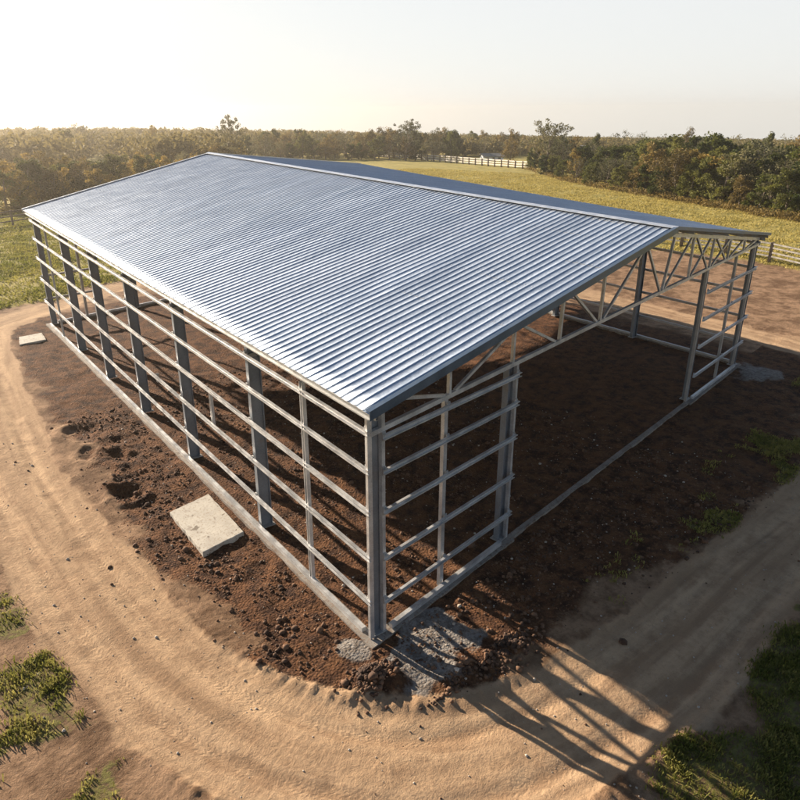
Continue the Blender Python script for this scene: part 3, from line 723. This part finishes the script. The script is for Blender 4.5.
# trees that stand out on the skyline
for k, px, d, v, wd, lab in (
    ('tuft', 547, 146, 121, 1.05, 'tallest tufted tree in the field corner where the white fence ends'),
    ('tuft', 405, 198, 121, .95, 'tall tree with two dark tufts of crown above the wood over the roof ridge'),
    ('tuft', 228, 170, 120, .75, 'tall thin tree rising behind the far end of the ridge'),
    ('bare', 185, 150, 138, .8, 'bare twiggy tree left of the far end of the ridge'),
    ('bare', 620, 150, 128, .9, 'spindly tree poking above the right-hand belt near its middle'),
    ('bare', 665, 140, 132, .9, 'thin leaning tree poking above the right-hand belt'),
    ('grey', 716, 125, 133, .85, 'broad grey tree topping the right-hand belt'),
    ('tuft', 76, 260, 124, .8, 'lone high tree on the hazy skyline far left')):
    gz = float(ground_z([CAMX + d * math.sin(R(YAW + brg(px)))], [CAMY + d * math.cos(R(YAW + brg(px)))])[0])
    place_tree(k, brg(px), d, zmax(d, v) - gz, wd, lab, None)
for i, px in enumerate([30, 58, 118, 152, 262, 300, 345, 372, 432, 452, 486, 512, 570, 594, 642, 690, 742, 768, 795]):
    d = random.uniform(175, 225) if px < 530 else random.uniform(150, 205)
    v = {0: 126, 1: 128}.get(int(px > 200), 128) + random.uniform(0, 4) + (2.5 if 420 < px < 640 else 0)
    x = CAMX + d * math.sin(R(YAW + brg(px))); y = CAMY + d * math.cos(R(YAW + brg(px)))
    k = ['grey', 'olive', 'bare', 'rust'][i % 4]
    place_tree(k, brg(px), d, zmax(d, v) - float(ground_z([x], [y])[0]), .8, f'{KN[k][1]} tree with its crown just above the woodland skyline', f'{KN[k][1]} trees topping the skyline')
# far forest, one mass
def forest():
    VV = []; FF = []; o = 0; n = 1700
    px = rng.uniform(-60, 860, n); dd = 225 + 430 * rng.uniform(0, 1, n) ** 1.1
    left = px < 235; dd = np.where(left, 152 + 340 * rng.uniform(0, 1, n) ** 1.3, dd)
    sel = ~((px > 60) & (px < 125) & (dd < 178)); px, dd = px[sel], dd[sel]
    b = np.radians(YAW + np.degrees(np.arctan((px - 400) / 753.6)))
    x = CAMX + dd * np.sin(b); y = CAMY + dd * np.cos(b); z = ground_z(x, y)
    vt = np.interp(px, [-60, 60, 120, 230, 330, 430, 520, 640, 860], [130, 129, 131, 132, 135, 136, 140, 142, 143]) + rng.uniform(-.5, 8, len(px)) - 4.5 * (rng.uniform(0, 1, len(px)) > .955)
    top = CAMZ - dd * (vt - 116) / 753.6
    for i in range(len(px)):
        h = max(min(top[i] - z[i], 16), 5); r = rng.uniform(2.4, 4.2)
        m = 9; C = np.stack([rng.normal(0, r * .45, m), rng.normal(0, r * .45, m), rng.uniform(.25, .93, m) * h], 1) + [x[i], y[i], z[i]]
        V, Fq = leaf_cloud(C, rng.uniform(.9, 1.7, m), 26, .42); VV.append(V); FF.append(Fq + o); o += len(V)
    me = np_mesh('forest', np.concatenate(VV), np.concatenate(FF), M['leaf_grey_far'])
    tag(link(bpy.data.objects.new('forest', me)), 'hazy far woodland along the whole skyline', 'forest', kind='stuff')
M['leaf_grey_far'] = leafmat('far_woodland_leaves', (.055, .058, .024), (.22, .175, .065), .35, .12)
forest()
# scrub at the foot of the belts
def scrub_pts():
    out = []
    for px in np.arange(528, 840, 1.3):
        d = interp(px, EDX, EDD) - 1.5 + random.uniform(-1, 1.5); b = R(YAW + brg(px)); out.append((CAMX + d * math.sin(b), CAMY + d * math.cos(b)))
    for px in np.arange(-30, 215, 1.5):
        d = interp(px, [-30, 10, 60, 110, 160, 215], [92, 95, 99, 108, 122, 140]) - 1.5 + random.uniform(-1.5, 1.5); b = R(YAW + brg(px)); out.append((CAMX + d * math.sin(b), CAMY + d * math.cos(b)))
    return np.array(out)
P = scrub_pts(); zs = ground_z(P[:, 0], P[:, 1]); C = np.stack([P[:, 0], P[:, 1], zs + .35], 1)
V, Fq = leaf_cloud(C, rng.uniform(.4, 1.0, len(C)), 30, .13)
tag(link(bpy.data.objects.new('scrub', np_mesh('scrub', V, Fq, M['leaf_rust']))), 'low brown scrub along the foot of the tree belts', 'scrub', kind='stuff')

# ------------------------------------------------------------------ fences
def fence(name, pts, step, nr, h, wmat, pmat, label, rail_h, w=.1, rt=.05, panel=False):
    root = empty(name, (pts[0][0], pts[0][1], 0)); tag(root, label, 'fence')
    o = Vector((pts[0][0], pts[0][1], 0)); posts = []
    for a, b in zip(pts[:-1], pts[1:]):
        a = np.array(a, float); b = np.array(b, float); n = max(1, round(np.hypot(*(b - a)) / step))
        for k in range(n + (b is pts[-1])): posts.append(a + (b - a) * k / n)
    posts.append(np.array(pts[-1], float))
    P3 = [Vector((p[0], p[1], float(ground_z([p[0]], [p[1]])[0]))) - o for p in posts]
    pm = MB(); pm.prism((0, 0, -.4), (0, 0, h), P_box(w, w)); pmesh = pm.mesh('post', M[pmat])
    for p in P3:
        q = link(bpy.data.objects.new('post', pmesh), root); q.location = p; q.rotation_euler = (random.uniform(-.02, .02), random.uniform(-.02, .02), 0)
    for r in range(nr):
        z = h * (.93 - r * .8 / max(nr - 1, 1) * .78) if nr > 1 else h * .8
        m = MB()
        for a, b in zip(P3[:-1], P3[1:]):
            j = Vector((0, 0, random.uniform(-.02, .02)))
            m.prism(a + Vector((0, 0, z)) + j, b + Vector((0, 0, z)) + j, P_box(rt, rail_h))
        m.build('rail', M[wmat], root)
fence('rail_fence', [(164, 182), (154, 147), (143, 111), (133.5, 91), (124.5, 72.5)], 3.0, 3, 1.55, 'wood_white', 'wood_dark', 'long white rail fence with dark posts along the far side of the field', .26, .28)
fence('rail_fence', [(51.2, 9.5), (49.7, 5.8), (47.3, 1.8), (45, -2)], 3.4, 4, 1.5, 'fence_grey', 'wood_dark', 'grey four rail fence beyond the right corner of the building', .11, .2)
fence('rail_fence', [(10, 64), (16, 66.5), (23, 69), (31, 71), (40, 73)], 3.2, 3, 1.5, 'wood_dark', 'wood_dark', 'dark timber rail fence in the meadow behind the far left corner', .12, .16)
fence('wire_fence', [(56, 30), (53.5, 21), (51.2, 9.5)], 3.4, 4, 1.5, 'fence_grey', 'wood_dark', 'grey rail fence seen through the right part of the roof truss', .11, .2)
fence('field_fence', [(164, 182), (150, 190), (128, 200), (100, 205)], 4.5, 2, 1.4, 'wood_dark', 'wood_dark', 'thin dark fence along the far end of the field before the wood', .1, .16)

# ------------------------------------------------------------------ far houses
def house(px, d, w, dp, h, rh, rot, wallm, roofm, label, dz=0):
    b = R(YAW + brg(px)); x = CAMX + d * math.sin(b); y = CAMY + d * math.cos(b); z = float(ground_z([x], [y])[0]) + dz
    r = empty('farm_house', (x, y, z), rot); tag(r, label, 'house')
    m = MB(); m.box((0, 0, h / 2 - .5), w, dp, h + 1)
    m.add([(-w/2, -dp/2, h), (-w/2, dp/2, h), (-w/2, 0, h + rh), (w/2, -dp/2, h), (w/2, dp/2, h), (w/2, 0, h + rh)], [(0, 1, 2), (3, 5, 4), (0, 2, 5, 3), (1, 4, 5, 2)])
    m.build('wall', M[wallm], r)
    m = MB()
    for s in (-1, 1):
        a = [(-w/2 - .4, s * (dp/2 + .4), h - .15), (w/2 + .4, s * (dp/2 + .4), h - .15), (w/2 + .4, 0, h + rh + .1), (-w/2 - .4, 0, h + rh + .1)]
        m.add([Vector(p) for p in a] + [Vector(p) + Vector((0, 0, .12)) for p in a], [(0, 1, 2, 3), (7, 6, 5, 4), (0, 4, 5, 1), (1, 5, 6, 2), (3, 2, 6, 7), (0, 3, 7, 4)])
    m.build('roof', M[roofm], r)
    for i in (-1, 1):
        for s in (-1, 1):
            q = MB(); q.box((i * w * .3, s * (dp/2 + .03), h * .55), w * .14, .06, h * .36); q.build('window', M['glass'], r)
    q = MB(); q.box((0, -(dp/2 + .03), h * .38), w * .1, .06, h * .74); q.build('door', M['wood_dark'], r)
rt = R(-YAW)
house(493, 205, 5.6, 3.5, 1.1, .5, rt + .2, 'wall_white', 'fence_grey', 'long low white house left of the tall tufted tree')
house(591, 230, 4.2, 4, 2.6, .8, rt - .3, 'wall_white', 'fence_grey', 'small white house above the trees right of the tall tufted tree')
house(654, 215, 4.0, 4, 2.1, .8, rt, 'wall_white', 'roof_pale', 'pale roofed house glimpsed in the middle of the right-hand belt')
house(694, 240, 5.0, 4, 1.9, .8, rt + .4, 'wall_white', 'roof_pale', 'pale roofed house farthest right behind the belt')

# ------------------------------------------------------------------ air
m = bpy.data.materials.new('haze_air'); m.use_nodes = True; nt = m.node_tree; nt.nodes.clear()
out = N(nt, 'ShaderNodeOutputMaterial'); pv = N(nt, 'ShaderNodeVolumePrincipled'); pv.inputs['Color'].default_value = (1, .90, .76, 1); pv.inputs['Density'].default_value = .00055; pv.inputs['Anisotropy'].default_value = .78
nt.links.new(pv.outputs[0], out.inputs['Volume'])
mb = MB(); mb.box((240, 240, 0), 1400, 1400, 1); hz = mb.mesh('haze', m)
for v in hz.vertices: v.co.z = 24 if v.co.z > 0 else -32
tag(link(bpy.data.objects.new('haze', hz)), 'thin warm haze over the fields', 'haze', kind='stuff')

# ------------------------------------------------------------------ light, sky, camera
w = Vector((.45, -14.4, 0)); EL = 20.0
sd = (w.normalized() * math.cos(R(EL)) + Vector((0, 0, -math.sin(R(EL)))))
L = bpy.data.lights.new('sun', 'SUN'); L.energy = 5.0; L.angle = R(.5); L.color = (1, .86, .69)
lo = link(bpy.data.objects.new('sun', L)); lo.rotation_euler = sd.to_track_quat('-Z', 'Y').to_euler(); lo.location = (0, 40, 40)
wd = bpy.data.worlds.new('World'); S.world = wd; wd.use_nodes = True; nt = wd.node_tree; bg = nt.nodes['Background']
tc = N(nt, 'ShaderNodeTexCoord').outputs['Generated']; sx = N(nt, 'ShaderNodeSeparateXYZ'); nt.links.new(tc, sx.inputs[0])
cb = N(nt, 'ShaderNodeCombineXYZ'); nt.links.new(sx.outputs[0], cb.inputs[0]); nt.links.new(sx.outputs[1], cb.inputs[1]); nt.links.new(math_(nt, 'MAXIMUM', sx.outputs[2], .02), cb.inputs[2])
sk = N(nt, 'ShaderNodeTexSky', sky_type='NISHITA'); sk.sun_disc = False; sk.sun_elevation = R(EL); sk.sun_rotation = math.atan2(-w.x, -w.y); sk.air_density = 1.0; sk.dust_density = .5; sk.ozone_density = 1.5
nt.links.new(cb.outputs[0], sk.inputs[0]); 
lowband = maprange(nt, sx.outputs[2], .12, .36, 1, 0)
veil = mixc(nt, math_(nt, 'MULTIPLY', lowband, .86), sk.outputs[0], (6.9, 6.9, 6.85))
nt.links.new(veil, bg.inputs[0]); bg.inputs[1].default_value = .05
cam = bpy.data.cameras.new('camera'); co = link(bpy.data.objects.new('camera', cam)); S.camera = co
cam.sensor_width = 36; cam.lens = 36 * 697.992 / 800; cam.clip_start = .1; cam.clip_end = 3000
yaw, pt, ro = R(-48.742), R(-22.147), R(.127)
fw = Vector((-math.sin(yaw) * math.cos(pt), math.cos(yaw) * math.cos(pt), math.sin(pt))); rt_ = Vector((math.cos(yaw), math.sin(yaw), 0)); up = rt_.cross(fw)
r2 = rt_ * math.cos(ro) + up * math.sin(ro); u2 = up * math.cos(ro) - rt_ * math.sin(ro)
from mathutils import Matrix
co.matrix_world = Matrix(((r2.x, u2.x, -fw.x, CAMX), (r2.y, u2.y, -fw.y, CAMY), (r2.z, u2.z, -fw.z, CAMZ), (0, 0, 0, 1)))
S.view_settings.view_transform = 'Standard'; S.view_settings.look = 'None'; S.view_settings.exposure = 1.45; S.view_settings.gamma = 1
S.render.engine = 'CYCLES'; S.cycles.use_denoising = True; S.cycles.max_bounces = 6; S.cycles.volume_bounces = 0; S.cycles.sample_clamp_indirect = 5
S.cycles.use_adaptive_sampling = True; S.cycles.adaptive_threshold = .02
